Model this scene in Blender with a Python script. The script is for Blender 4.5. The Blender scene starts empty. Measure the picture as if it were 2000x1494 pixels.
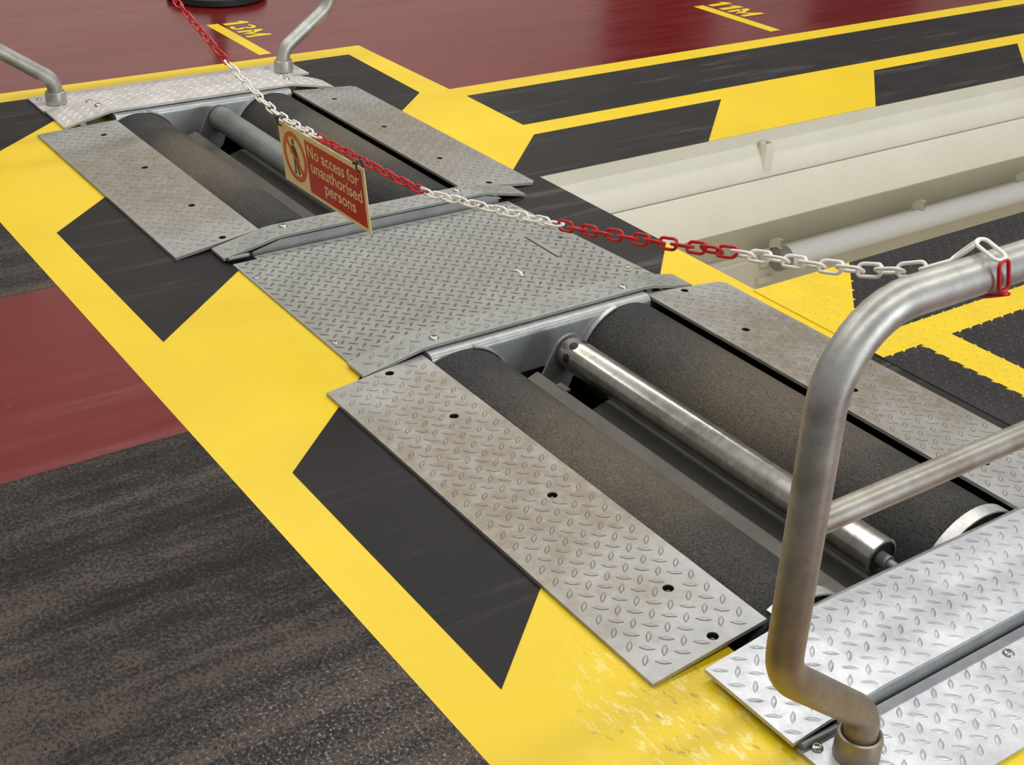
import bpy, bmesh, math, random
from mathutils import Vector, Matrix
from mathutils.geometry import tessellate_polygon
random.seed(7)
SC = bpy.context.scene
COL = SC.collection
PI = math.pi

# ------------------------------------------------------------------ camera
cam = bpy.data.objects.new('camera', bpy.data.cameras.new('camera'))
COL.objects.link(cam)
cam.data.sensor_width = 36.0
cam.data.lens = 2619.85 / 2000 * 36.0
cam.data.clip_start = 0.05
RM = Matrix(((0.5683938701964454, -0.4141874878209204, 0.7108988206880789, 0.0),
             (0.8219696284221395, 0.2480816020171618, -0.512661144121698, 0.0),
             (0.03597691307875523, 0.875730691293387, 0.48145759735633026, 1.372),
             (0, 0, 0, 1)))
cam.matrix_world = RM
SC.camera = cam

# ------------------------------------------------------------------ light
world = bpy.data.worlds.new('world')
SC.world = world
world.use_nodes = True
bg = world.node_tree.nodes['Background']
bg.inputs[0].default_value = (1.0, 0.985, 0.97, 1)
bg.inputs[1].default_value = 0.36


def area_light(name, loc, size, rot, power, color):
    d = bpy.data.lights.new(name, 'AREA')
    d.shape = 'RECTANGLE'
    d.size, d.size_y = size
    d.energy = power
    d.color = color
    o = bpy.data.objects.new(name, d)
    o.location = loc
    o.rotation_euler = rot
    COL.objects.link(o)
    return o


# rows of ceiling tubes running along the lane, and the daylight of a big door
area_light('ceiling_tubes', (-7.0, 3.0, 4.6), (0.35, 9.0), (0, 0, 0), 205, (1.0, 0.97, 0.92))
area_light('ceiling_tubes', (-3.6, 3.0, 4.6), (0.35, 9.0), (0, 0, 0), 205, (1.0, 0.97, 0.92))
area_light('ceiling_tubes', (0.4, 2.0, 4.6), (0.35, 9.0), (0, 0, 0), 205, (1.0, 0.97, 0.92))
area_light('daylight_door', (6.5, 4.5, 2.2), (3.6, 4.0), (0, math.radians(90), 0), 430, (0.88, 0.94, 1.0))

SC.view_settings.view_transform = 'Standard'
SC.view_settings.look = 'None'
SC.view_settings.gamma = 1.0
SC.view_settings.use_curve_mapping = False
SC.view_settings.exposure = -0.35


# ------------------------------------------------------------------ materials
class NT:
    def __init__(self, name):
        self.m = bpy.data.materials.new(name)
        self.m.use_nodes = True
        self.t = self.m.node_tree
        self.b = self.t.nodes['Principled BSDF']
        self.tc = self.t.nodes.new('ShaderNodeTexCoord').outputs['Object']

    def new(self, kind, **kw):
        n = self.t.nodes.new(kind)
        for k, v in kw.items():
            setattr(n, k, v)
        return n

    def link(self, a, b):
        self.t.links.new(a, b)

    def mapping(self, scale=(1, 1, 1), rot=(0, 0, 0), loc=(0, 0, 0)):
        n = self.new('ShaderNodeMapping')
        n.inputs['Scale'].default_value = scale
        n.inputs['Rotation'].default_value = rot
        n.inputs['Location'].default_value = loc
        self.link(self.tc, n.inputs['Vector'])
        return n.outputs[0]

    def noise(self, scale, detail=4, rough=0.55, vec=None, dist=0.0):
        n = self.new('ShaderNodeTexNoise')
        n.inputs['Scale'].default_value = scale
        n.inputs['Detail'].default_value = detail
        n.inputs['Roughness'].default_value = rough
        n.inputs['Distortion'].default_value = dist
        self.link(vec if vec is not None else self.tc, n.inputs['Vector'])
        return n.outputs['Fac']

    def ramp(self, fac, stops):
        n = self.new('ShaderNodeValToRGB')
        el = n.color_ramp.elements
        while len(el) < len(stops):
            el.new(0.5)
        for e, (p, c) in zip(el, stops):
            e.position = p
            e.color = (c[0], c[1], c[2], 1) if isinstance(c, (tuple, list)) else (c, c, c, 1)
        self.link(fac, n.inputs[0])
        return n.outputs[0]

    def mix(self, fac, a, b, mode='MIX'):
        n = self.new('ShaderNodeMix', data_type='RGBA', blend_type=mode)
        for sock, v in ((n.inputs[0], fac), (n.inputs[6], a), (n.inputs[7], b)):
            if isinstance(v, (int, float)):
                sock.default_value = v
            elif isinstance(v, (tuple, list)):
                sock.default_value = (v[0], v[1], v[2], 1)
            else:
                self.link(v, sock)
        return n.outputs[2]

    def math(self, op, a, b=0.0, c=None):
        n = self.new('ShaderNodeMath', operation=op)
        for i, v in enumerate((a, b) if c is None else (a, b, c)):
            if isinstance(v, (int, float)):
                n.inputs[i].default_value = v
            else:
                self.link(v, n.inputs[i])
        return n.outputs[0]

    def sep(self):
        n = self.new('ShaderNodeSeparateXYZ')
        self.link(self.tc, n.inputs[0])
        return n.outputs

    def bump(self, h, strength, dist=0.002):
        n = self.new('ShaderNodeBump')
        n.inputs['Strength'].default_value = strength
        n.inputs['Distance'].default_value = dist
        self.link(h, n.inputs['Height'])
        self.link(n.outputs[0], self.b.inputs['Normal'])

    def put(self, col=None, rough=None, metal=None, spec=None):
        for key, v in (('Base Color', col), ('Roughness', rough), ('Metallic', metal), ('Specular IOR Level', spec)):
            if v is None:
                continue
            if isinstance(v, (int, float)):
                self.b.inputs[key].default_value = v
            elif isinstance(v, (tuple, list)):
                self.b.inputs[key].default_value = (v[0], v[1], v[2], 1)
            else:
                self.link(v, self.b.inputs[key])
        return self.m


def srgb(r, g, b):
    f = lambda c: (c / 255 / 12.92) if c / 255 <= 0.04045 else ((c / 255 + 0.055) / 1.055) ** 2.4
    return (f(r), f(g), f(b))


def mat_plain(name, col, rough=0.5, metal=0.0, spec=0.5):
    return NT(name).put(col, rough, metal, spec)


def mat_red_floor():
    n = NT('red_epoxy')
    st = n.noise(1.0, 6, 0.65, n.mapping((14.0, 0.8, 1)))
    blot = n.noise(0.9, 5, 0.6, dist=0.6)
    base = n.mix(n.ramp(blot, [(0.3, 0.0), (0.7, 1.0)]), srgb(100, 12, 12), srgb(114, 24, 22))
    scuff = n.ramp(st, [(0.60, 0.0), (0.80, 1.0)])
    col = n.mix(n.math('MULTIPLY', scuff, 0.5), base, srgb(158, 84, 78))
    arcs = n.noise(7.0, 8, 0.75, n.mapping((1, 0.25, 1), (0, 0, 0.5)), 2.5)
    col = n.mix(n.math('MULTIPLY', n.ramp(arcs, [(0.66, 0.0), (0.72, 1.0)]), 0.3), col, srgb(185, 120, 112))
    rough = n.math('ADD', 0.16, n.math('MULTIPLY', n.ramp(st, [(0.4, 0.0), (0.75, 1.0)]), 0.16))
    return n.put(col, rough, 0.0, 0.62)


def mat_yellow():
    n = NT('yellow_paint')
    a = n.noise(2.2, 6, 0.6)
    col = n.mix(n.ramp(a, [(0.3, 0.0), (0.75, 1.0)]), srgb(240, 208, 28), srgb(228, 194, 30))
    chip = n.noise(1.0, 7, 0.75, n.mapping((26, 70, 1), (0, 0, 0.45)))
    x, y, z = n.sep()
    # chipped, rubbed paint beside the near end of the rollers
    dd = n.math('ADD', n.math('POWER', n.math('ADD', x, 1.02), 2.0), n.math('POWER', n.math('MULTIPLY', n.math('SUBTRACT', y, 1.10), 1.6), 2.0))
    zone = n.ramp(dd, [(0.01, 1.0), (0.09, 0.0)])
    wear = n.math('MULTIPLY', zone, n.ramp(n.noise(3.2, 6, 0.6), [(0.36, 0.0), (0.5, 1.0)]))
    light = n.math('MULTIPLY', n.ramp(chip, [(0.53, 0.0), (0.58, 1.0)]), wear)
    col = n.mix(light, col, srgb(244, 228, 140))
    rub = n.math('MULTIPLY', n.ramp(n.noise(26, 7, 0.75, n.mapping((1, 2.4, 1), (0, 0, 0.4))), [(0.58, 0.0), (0.66, 1.0)]), wear)
    col = n.mix(n.math('MULTIPLY', rub, 0.85), col, srgb(128, 98, 50))
    spec = n.ramp(n.noise(150, 3, 0.6), [(0.74, 0.0), (0.78, 1.0)])
    col = n.mix(n.math('MULTIPLY', spec, 0.55), col, srgb(190, 160, 60))
    return n.put(col, 0.36, 0.0, 0.4)


def mat_black_paint(name='black_paint', base=(29, 26, 27), lite=(44, 40, 40), streak=0.75):
    n = NT(name)
    s = n.noise(1.0, 7, 0.7, n.mapping((18.0, 1.5, 1)))
    a = n.noise(3.5, 6, 0.6)
    col = n.mix(n.ramp(a, [(0.35, 0.0), (0.7, 1.0)]), srgb(*base), srgb(*lite))
    col = n.mix(n.math('MULTIPLY', n.ramp(s, [(0.55, 0.0), (0.8, 1.0)]), streak), col, srgb(112, 106, 104))
    sc = n.noise(9.0, 8, 0.8, n.mapping((5, 0.6, 1), (0, 0, 0.35)), 1.0)
    col = n.mix(n.math('MULTIPLY', n.ramp(sc, [(0.64, 0.0), (0.72, 1.0)]), 0.45), col, srgb(150, 145, 142))
    return n.put(col, 0.45, 0.0, 0.22)


def mat_grit():
    """coarse anti slip coating with rubber tyre streaks along the lane"""
    n = NT('anti_slip_coating')
    grain = n.noise(150, 6, 0.8)
    mid = n.noise(14, 7, 0.75, n.mapping((2.2, 0.8, 1)))
    tyre = n.noise(1.0, 4, 0.6, n.mapping((15.0, 0.7, 1), (0, 0, 0.06)), 0.4)
    big = n.noise(1.5, 4, 0.6, dist=0.5)
    f = n.math('ADD', n.math('MULTIPLY', tyre, 0.50), n.math('ADD', n.math('MULTIPLY', big, 0.4), n.math('MULTIPLY', mid, 0.35)))
    f = n.math('ADD', f, n.math('MULTIPLY', n.math('SUBTRACT', grain, 0.5), 1.15))
    col = n.ramp(f, [(0.47, srgb(16, 14, 16)), (0.60, srgb(44, 40, 39)), (0.75, srgb(88, 78, 71))])
    x, y, z = n.sep()
    # sparkle of bare grit painted as pale specks close to the near end
    d = n.math('ADD', n.math('POWER', n.math('ADD', x, 1.20), 2.0), n.math('POWER', n.math('SUBTRACT', y, 0.64), 2.0))
    zone = n.ramp(n.math('MULTIPLY', d, 6.0), [(0.05, 1.0), (0.75, 0.0)])
    sp = n.ramp(n.noise(170, 4, 0.8), [(0.56, 0.0), (0.66, 1.0)])
    col = n.mix(n.math('MULTIPLY', zone, n.math('MULTIPLY', sp, 0.9)), col, srgb(176, 168, 168))
    sp2 = n.ramp(n.noise(210, 3, 0.7), [(0.66, 0.0), (0.74, 1.0)])
    col = n.mix(n.math('MULTIPLY', sp2, 0.45), col, srgb(140, 132, 130))
    n.bump(grain, 0.5, 0.002)
    return n.put(col, 0.6, 0.0, 0.22)


def mat_steel(name, c1, c2, rough=0.42, metal=0.55, stain=None, scale=9.0):
    n = NT(name)
    a = n.noise(scale, 6, 0.65)
    b = n.noise(scale * 7, 5, 0.7)
    f = n.math('ADD', n.math('MULTIPLY', a, 0.65), n.math('MULTIPLY', b, 0.35))
    col = n.mix(n.ramp(f, [(0.36, 0.0), (0.64, 1.0)]), c1, c2)
    if stain:
        x, y, z = n.sep()
        m = n.ramp(n.math('ADD', n.math('MULTIPLY', n.math('ABSOLUTE', n.math('SUBTRACT', x, stain[0])), 1.0 / stain[1]),
                          n.math('MULTIPLY', n.math('SUBTRACT', n.noise(5, 5, 0.6), 0.5), 1.3)), [(0.35, 1.0), (0.95, 0.0)])
        m = n.math('MULTIPLY', m, n.ramp(n.noise(28, 6, 0.7), [(0.3, 0.35), (0.6, 1.0)]))
        col = n.mix(n.math('MULTIPLY', m, stain[3]), col, stain[2])
    rr = n.math('ADD', rough - 0.08, n.math('MULTIPLY', b, 0.2))
    n.bump(b, 0.08, 0.001)
    return n.put(col, rr, metal)


def mat_roller(name, xc):
    n = NT(name)
    g = n.noise(230, 5, 0.8)
    x, y, z = n.sep()
    zone = n.math('ADD', n.math('MULTIPLY', n.math('ABSOLUTE', x), 1.7), n.math('MULTIPLY', n.math('SUBTRACT', n.noise(6, 5, 0.6), 0.5), 0.9))
    base = n.ramp(zone, [(0.10, srgb(96, 86, 70)), (0.45, srgb(64, 60, 54)), (0.85, srgb(30, 30, 34))])
    col = n.mix(n.ramp(g, [(0.38, 0.0), (0.62, 1.0)]), n.mix(0.5, base, (0.004, 0.004, 0.004)), n.mix(0.09, base, (0.6, 0.58, 0.54)))
    n.bump(g, 0.5, 0.002)
    return n.put(col, 0.62, 0.0, 0.2)


def mat_polished():
    """worn bright steel tube with fine turned rings"""
    n = NT('worn_bright_steel')
    ring = n.noise(1.0, 6, 0.7, n.mapping((95.0, 1.2, 1.2)))
    a = n.noise(16, 6, 0.7)
    col = n.mix(n.ramp(a, [(0.4, 0.0), (0.68, 1.0)]), srgb(186, 184, 178), srgb(146, 140, 130))
    col = n.mix(n.math('MULTIPLY', n.ramp(ring, [(0.5, 0.0), (0.72, 1.0)]), 0.5), col, srgb(126, 120, 110))
    rough = n.math('ADD', 0.10, n.math('MULTIPLY', ring, 0.2))
    n.bump(ring, 0.04, 0.0006)
    return n.put(col, rough, 0.9)


def mat_rail(name, dirt):
    n = NT(name)
    a = n.noise(18, 6, 0.65)
    b = n.noise(70, 5, 0.7)
    col = n.mix(n.ramp(a, [(0.36, 0.0), (0.66, 1.0)]), srgb(196, 196, 190), srgb(164, 163, 158))
    if dirt:
        x, y, z = n.sep()
        d = n.math('ADD', n.ramp(z, [(0.30, 1.0), (0.62, 0.0)]), n.math('MULTIPLY', n.math('SUBTRACT', a, 0.5), 0.5))
        col = n.mix(n.math('MULTIPLY', d, 0.78), col, srgb(132, 114, 88))
        rub = n.math('MULTIPLY', n.ramp(z, [(0.09, 0.0), (0.14, 1.0), ]), n.ramp(z, [(0.24, 1.0), (0.36, 0.0)]))
        rub = n.math('MULTIPLY', rub, n.ramp(n.math('MULTIPLY', n.math('ADD', x, 0.86), -20.0), [(-0.0, 0.0), (0.3, 1.0)]))
        rub = n.math('MULTIPLY', rub, n.ramp(n.noise(30, 6, 0.75), [(0.4, 0.2), (0.6, 1.0)]))
        col = n.mix(n.math('MULTIPLY', rub, 0.95), col, srgb(172, 132, 22))
    n.bump(b, 0.12, 0.001)
    return n.put(col, n.math('ADD', 0.3, n.math('MULTIPLY', b, 0.22)), 0.6)


M = {}
M['red'] = mat_red_floor()
M['yellow'] = mat_yellow()
M['black'] = mat_black_paint()
M['black_dark'] = mat_black_paint('black_paint_clean', (19, 17, 18), (29, 26, 27), 0.3)
M['grit'] = mat_grit()
TAN = srgb(136, 124, 104)
M['tread_far'] = mat_steel('tread_plate_far', srgb(172, 171, 168), srgb(150, 149, 146), 0.46, 0.4, (-3.5, 0.5, TAN, 0.8))
M['tread_near'] = mat_steel('tread_plate_near', srgb(184, 184, 184), srgb(160, 160, 158), 0.44, 0.4, (-1.72, 0.55, TAN, 0.9))
M['tread_mid'] = mat_steel('tread_plate_middle', srgb(166, 168, 164), srgb(142, 144, 139), 0.46, 0.4, (-2.5, 0.3, srgb(140, 130, 116), 0.35))
M['tread_bright'] = mat_steel('tread_plate_bright', srgb(206, 208, 212), srgb(172, 175, 181), 0.34, 0.5)
M['tread_end'] = mat_steel('tread_plate_far_end', srgb(222, 220, 218), srgb(190, 186, 182), 0.36, 0.3, (-4.3, 0.25, srgb(150, 132, 114), 0.12))  # lighter base carries the lamplight on the far end plates
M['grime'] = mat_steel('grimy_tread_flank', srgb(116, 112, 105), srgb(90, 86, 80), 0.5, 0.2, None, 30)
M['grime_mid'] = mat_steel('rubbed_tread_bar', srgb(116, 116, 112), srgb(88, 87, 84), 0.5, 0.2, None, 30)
M['galv'] = mat_steel('galvanised_steel', srgb(182, 185, 184), srgb(152, 155, 154), 0.36, 0.6, None, 14)
M['galv_dull'] = mat_steel('dull_galvanised_steel', srgb(146, 150, 148), srgb(124, 128, 126), 0.45, 0.5, None, 14)
M['weld'] = mat_steel('bright_ground_steel', srgb(212, 212, 210), srgb(176, 176, 174), 0.35, 0.5, None, 40)
M['sheet'] = mat_steel('grey_sheet_steel', srgb(94, 90, 84), srgb(78, 74, 69), 0.5, 0.3, None, 12)
M['sheet_dark'] = mat_steel('dark_sheet_steel', srgb(82, 80, 76), srgb(66, 64, 61), 0.55, 0.2, None, 12)
M['tray'] = mat_plain('well_black', (0.012, 0.012, 0.012), 0.7)  # near-black stands in for the deep shade below the rollers
M['bolt'] = mat_plain('bolt_steel', srgb(190, 186, 178), 0.25, 0.9)
M['hole'] = mat_plain('hole_black', (0.006, 0.006, 0.006), 0.6)  # near-black stands in for the shade inside holes and slots
M['roller'] = mat_roller('roller_grit', 0)
M['polish'] = mat_polished()
M['rail_near'] = mat_rail('rail_tube_worn', True)
M['rail_far'] = mat_rail('rail_tube', False)
M['pit'] = mat_steel('cream_painted_steel', srgb(230, 226, 211), srgb(223, 219, 203), 0.45, 0.0, None, 4)
M['lamp'] = mat_plain('frosted_tube', srgb(240, 241, 246), 0.15, 0.0, 0.6)
M['lampgrey'] = mat_plain('lamp_end_grey', srgb(150, 146, 142), 0.3, 0.2)
M['chain_red'] = mat_plain('red_plastic', srgb(196, 22, 28), 0.32)
M['chain_white'] = mat_plain('white_plastic', srgb(244, 241, 234), 0.35)
M['cream'] = mat_plain('cream_board', srgb(222, 206, 158), 0.4)
M['sign_red'] = mat_plain('sign_red', srgb(176, 28, 34), 0.35)
M['sign_orange'] = mat_plain('sign_ring_red', srgb(196, 66, 38), 0.35)
M['sign_black'] = mat_plain('sign_black', srgb(36, 32, 22), 0.4)
M['rubber'] = mat_plain('black_rubber', (0.012, 0.012, 0.012), 0.55)
M['tie'] = mat_plain('black_nylon', (0.01, 0.01, 0.01), 0.4)
M['wall'] = mat_plain('wall_white', srgb(225, 222, 215), 0.6)
M['doorgrey'] = mat_plain('door_grey', srgb(70, 74, 80), 0.5)


def mat_painted_tread(name, src_cols, spec_col):
    n = NT(name)
    a = n.noise(7, 6, 0.65)
    col = n.mix(n.ramp(a, [(0.35, 0.0), (0.7, 1.0)]), srgb(*src_cols[0]), srgb(*src_cols[1]))
    w = n.ramp(n.noise(70, 5, 0.7), [(0.62, 0.0), (0.7, 1.0)])
    col = n.mix(n.math('MULTIPLY', w, 0.4), col, srgb(*spec_col))
    return n.put(col, 0.3, 0.0, 0.4)


M['tread_black'] = mat_painted_tread('black_painted_tread', ((30, 27, 29), (46, 42, 42)), (120, 114, 110))
M['tread_yellow'] = mat_painted_tread('yellow_painted_tread', ((240, 208, 36), (228, 196, 44)), (200, 170, 70))


# ------------------------------------------------------------------ mesh helpers
def link(name, bm, mat, parent=None, smooth=False, mats=None, sharp=None):
    me = bpy.data.meshes.new(name)
    bmesh.ops.recalc_face_normals(bm, faces=bm.faces[:])
    if smooth:
        for f in bm.faces:
            f.smooth = True
    bm.to_mesh(me)
    bm.free()
    for m in (mats or [mat]):
        me.materials.append(m)
    if smooth and sharp is not None:
        me.set_sharp_from_angle(angle=math.radians(sharp))
    o = bpy.data.objects.new(name, me)
    COL.objects.link(o)
    if parent:
        o.parent = parent
        o.matrix_parent_inverse = Matrix.Translation(parent.location).inverted() if parent.type == 'EMPTY' else parent.matrix_world.inverted()
    return o


def thing(name, label, cat, loc=(0, 0, 0), group=None):
    o = bpy.data.objects.new(name, None)
    o.empty_display_size = 0.1
    o.location = loc
    COL.objects.link(o)
    tag(o, label, cat, group)
    return o


def tag(o, label, cat=None, group=None):
    o['label'] = label
    if cat:
        o['category'] = cat
    if group:
        o['group'] = group
    return o


def struct(o, label=None):
    o['kind'] = 'structure'
    if label:
        o['label'] = label
    return o


def box(bm, lo, hi):
    r = bmesh.ops.create_cube(bm, size=1.0)
    for v in r['verts']:
        v.co = Vector([(lo[i] + hi[i]) / 2 + v.co[i] * (hi[i] - lo[i]) for i in range(3)])
    return r['verts']


def tube(bm, pts, r, seg=20, cap=True):
    """tube along a polyline with parallel transport"""
    pts = [Vector(p) for p in pts]
    rings = []
    t0 = (pts[1] - pts[0]).normalized()
    up = Vector((0, 0, 1)) if abs(t0.z) < 0.9 else Vector((1, 0, 0))
    n = (up - t0 * up.dot(t0)).normalized()
    for i, p in enumerate(pts):
        if i == 0:
            t = t0
        elif i == len(pts) - 1:
            t = (pts[i] - pts[i - 1]).normalized()
        else:
            t = ((pts[i + 1] - pts[i]).normalized() + (pts[i] - pts[i - 1]).normalized()).normalized()
        n = (n - t * n.dot(t)).normalized()
        b = t.cross(n)
        rr = r[i] if isinstance(r, (list, tuple)) else r
        rings.append([bm.verts.new(p + (n * math.cos(2 * PI * k / seg) + b * math.sin(2 * PI * k / seg)) * rr) for k in range(seg)])
    for a, b in zip(rings, rings[1:]):
        for k in range(seg):
            bm.faces.new((a[k], a[(k + 1) % seg], b[(k + 1) % seg], b[k]))
    if cap:
        bm.faces.new(list(reversed(rings[0])))
        bm.faces.new(rings[-1])


def lathe_x(bm, prof, cy, cz, seg=64, closed=True):
    """prof: list of (x, r) turned about the axis parallel to x"""
    rings = []
    for x, r in prof:
        if r < 1e-6:
            rings.append([bm.verts.new((x, cy, cz))])
        else:
            rings.append([bm.verts.new((x, cy + r * math.cos(2 * PI * k / seg), cz + r * math.sin(2 * PI * k / seg))) for k in range(seg)])
    for a, b in zip(rings, rings[1:]):
        for k in range(seg):
            k2 = (k + 1) % seg
            if len(a) == 1:
                bm.faces.new((a[0], b[k2], b[k]))
            elif len(b) == 1:
                bm.faces.new((a[k], a[k2], b[0]))
            else:
                bm.faces.new((a[k], a[k2], b[k2], b[k]))


def lathe_z(bm, prof, cx, cy, seg=32):
    rings = []
    for z, r in prof:
        if r < 1e-6:
            rings.append([bm.verts.new((cx, cy, z))])
        else:
            rings.append([bm.verts.new((cx + r * math.cos(2 * PI * k / seg), cy + r * math.sin(2 * PI * k / seg), z)) for k in range(seg)])
    for a, b in zip(rings, rings[1:]):
        for k in range(seg):
            k2 = (k + 1) % seg
            if len(a) == 1:
                bm.faces.new((a[0], b[k2], b[k]))
            elif len(b) == 1:
                bm.faces.new((a[k], a[k2], b[0]))
            else:
                bm.faces.new((a[k], a[k2], b[k2], b[k]))


def prism_x(bm, poly, x0, x1):
    """extrude a closed (y, z) polygon along x"""
    a = [bm.verts.new((x0, y, z)) for y, z in poly]
    b = [bm.verts.new((x1, y, z)) for y, z in poly]
    n = len(poly)
    for i in range(n):
        bm.faces.new((a[i], a[(i + 1) % n], b[(i + 1) % n], b[i]))
    bm.faces.new(a)
    bm.faces.new(list(reversed(b)))


def circle_pts(cx, cy, r, n=20):
    return [(cx + r * math.cos(2 * PI * k / n), cy + r * math.sin(2 * PI * k / n)) for k in range(n)]


def flat_with_holes(bm, outline, holes, zf, thick, mi=0):
    """solid plate: (x, y) outline with holes, top surface at zf(x, y)"""
    loops = [outline] + list(holes)
    flat = [p for lp in loops for p in lp]
    tris = tessellate_polygon([[Vector((x, y, 0)) for x, y in lp] for lp in loops])
    top = [bm.verts.new((x, y, zf(x, y))) for x, y in flat]
    bot = [bm.verts.new((x, y, zf(x, y) - thick)) for x, y in flat]
    fs = []
    for t in tris:
        fs.append(bm.faces.new([top[i] for i in t]))
        fs.append(bm.faces.new([bot[i] for i in reversed(t)]))
    s = 0
    for lp in loops:
        n = len(lp)
        for i in range(n):
            j = (i + 1) % n
            fs.append(bm.faces.new((top[s + i], top[s + j], bot[s + j], bot[s + i])))
        s += n
    for f in fs:
        f.material_index = mi
    return fs


def inside(p, poly):
    x, y = p
    r = False
    n = len(poly)
    for i in range(n):
        x1, y1 = poly[i]
        x2, y2 = poly[(i + 1) % n]
        if (y1 > y) != (y2 > y) and x < (x2 - x1) * (y - y1) / (y2 - y1) + x1:
            r = not r
    return r


LZ_OUT = [(1, 0), (0.7, 0.48), (0.35, 0.86), (0, 1.0), (-0.35, 0.86), (-0.7, 0.48), (-1, 0), (-0.7, -0.48), (-0.35, -0.86), (0, -1.0), (0.35, -0.86), (0.7, -0.48)]


def lozenges(bm, outline, zf, holes=(), L=0.0285, W=0.0104, H=0.0019, pitch=0.0275, ang=45.0, margin=0.004, mi=0, mfun=None, side=None, top=None):
    a = math.radians(ang)
    ca, sa = math.cos(a), math.sin(a)
    xs = [p[0] for p in outline]
    ys = [p[1] for p in outline]
    cx, cy = (min(xs) + max(xs)) / 2, (min(ys) + max(ys)) / 2
    ext = math.hypot(max(xs) - min(xs), max(ys) - min(ys)) / 2
    N = int(ext / pitch) + 2
    for i in range(-N, N + 1):
        for j in range(-N, N + 1):
            u, v = i * pitch, j * pitch
            x, y = cx + u * ca - v * sa, cy + u * sa + v * ca
            if not inside((x, y), outline):
                continue
            d = a if (i + j) % 2 == 0 else a + PI / 2
            cd, sd = math.cos(d), math.sin(d)
            if not all(inside((x + cd * q * (L / 2 + margin), y + sd * q * (L / 2 + margin)), outline) for q in (-1, 1)):
                continue
            if any(math.hypot(x - hx, y - hy) < hr + L * 0.45 for hx, hy, hr in holes):
                continue
            low, mid, hi = [], [], []
            for (p, q) in LZ_OUT:
                for lst, k, kl, h in ((low, 1.0, 1.0, -0.0004), (mid, 0.62, 0.86, H * 0.8)):
                    lx, ly = p * L / 2 * kl, q * W / 2 * k
                    X, Y = x + lx * cd - ly * sd, y + lx * sd + ly * cd
                    lst.append(bm.verts.new((X, Y, zf(X, Y) + h)))
            c = bm.verts.new((x, y, zf(x, y) + H))
            n = len(low)
            m_i = mfun(x, y) if mfun else mi
            for k in range(n):
                k2 = (k + 1) % n
                f = bm.faces.new((low[k], low[k2], mid[k2], mid[k]))
                f.smooth = True
                f.material_index = m_i if side is None else side
                f = bm.faces.new((mid[k], mid[k2], c))
                f.smooth = True
                f.material_index = m_i if top is None else top


def screw(parent, x, y, z, r=0.009, h=0.005, name='screw', socket=True, mat='bolt'):
    """button head with a hexagon socket"""
    bm = bmesh.new()
    prof = [(z - 0.004, r * 1.02), (z + h * 0.25, r), (z + h * 0.7, r * 0.84), (z + h, r * 0.52)]
    if socket:
        prof += [(z + h * 0.98, r * 0.46), (z + h * 0.35, r * 0.42), (z + h * 0.3, 0)]
    else:
        prof += [(z + h, 0)]
    lathe_z(bm, prof, x, y, 18)
    return link(name, bm, M[mat], parent, True, sharp=40)


# ------------------------------------------------------------------ floor and paint
HOLES = [(-4.10, -2.93, 1.262, 2.05), (-2.262, -1.09, 1.262, 2.05), (-3.02, -2.10, 2.247, 14.0)]


def floor_mesh():
    bm = bmesh.new()
    xs = sorted({-14.0, 3.0, *[h[0] for h in HOLES], *[h[1] for h in HOLES]})
    ys = sorted({-4.0, 16.0, *[h[2] for h in HOLES], *[h[3] for h in HOLES]})
    vs = {}

    def v(i, j):
        if (i, j) not in vs:
            vs[(i, j)] = bm.verts.new((xs[i], ys[j], 0))
        return vs[(i, j)]
    for i in range(len(xs) - 1):
        for j in range(len(ys) - 1):
            cx, cy = (xs[i] + xs[i + 1]) / 2, (ys[j] + ys[j + 1]) / 2
            if any(h[0] < cx < h[1] and h[2] < cy < h[3] for h in HOLES):
                continue
            bm.faces.new((v(i, j), v(i + 1, j), v(i + 1, j + 1), v(i, j + 1)))
    return bm


floor = struct(link('floor', floor_mesh(), M['red']), 'red glossy epoxy workshop floor with yellow and black hazard markings')
for f in floor.data.polygons:
    if f.normal.z < 0:
        f.flip()


def paint(name, polys, z, mat, label):
    bm = bmesh.new()
    for poly in polys:
        for t in tessellate_polygon([[Vector((x, y, 0)) for x, y in poly]]):
            a, b, c = [poly[i] for i in t]
            if (b[0] - a[0]) * (c[1] - a[1]) - (b[1] - a[1]) * (c[0] - a[0]) < 0:
                b, c = c, b
            bm.faces.new([bm.verts.new((x, y, z)) for x, y in (a, b, c)])
    me = bpy.data.meshes.new(name)
    bm.to_mesh(me)
    bm.free()
    me.materials.append(mat)
    o = bpy.data.objects.new(name, me)
    COL.objects.link(o)
    o.parent = floor
    o['label'] = label
    return o


def rect(x0, x1, y0, y1):
    return [(x0, y0), (x1, y0), (x1, y1), (x0, y1)]


XE0, XE1 = -4.547, -0.645        # outer ends of the yellow frame
paint('yellow_marking', [
    rect(XE0, XE1, 0.803, 1.262), rect(XE0, -4.10, 1.262, 2.10), rect(-0.742, XE1, 1.262, 2.10), rect(-2.86, -2.29, 1.262, 2.05),
    rect(-2.86, -2.29, 2.05, 2.10), rect(-4.10, -2.93, 2.05, 2.10), rect(-2.262, -1.09, 2.05, 2.10),
    [(XE0, 2.10), (-3.02, 2.10), (-3.02, 2.485), (XE0, 2.485)], rect(-3.02, -2.10, 2.10, 2.247), rect(-2.10, XE1, 2.10, 2.24),
    rect(-3.893, -3.798, 2.485, 14), rect(-3.442, -3.345, 2.485, 14), rect(-3.345, -3.02, 2.485, 14),
    [(-3.798, 2.485), (-3.442, 2.485), (-3.798, 2.496)],
], 0.0006, M['yellow'], 'yellow painted border around the rollers and along the pit')
paint('black_floor_patch', [[(-3.29, 0.905), (-2.572, 0.905), (-2.89, 1.262), (-3.627, 1.262)]], 0.0012, M['black_dark'], 'black painted block beside the far rollers')
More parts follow.
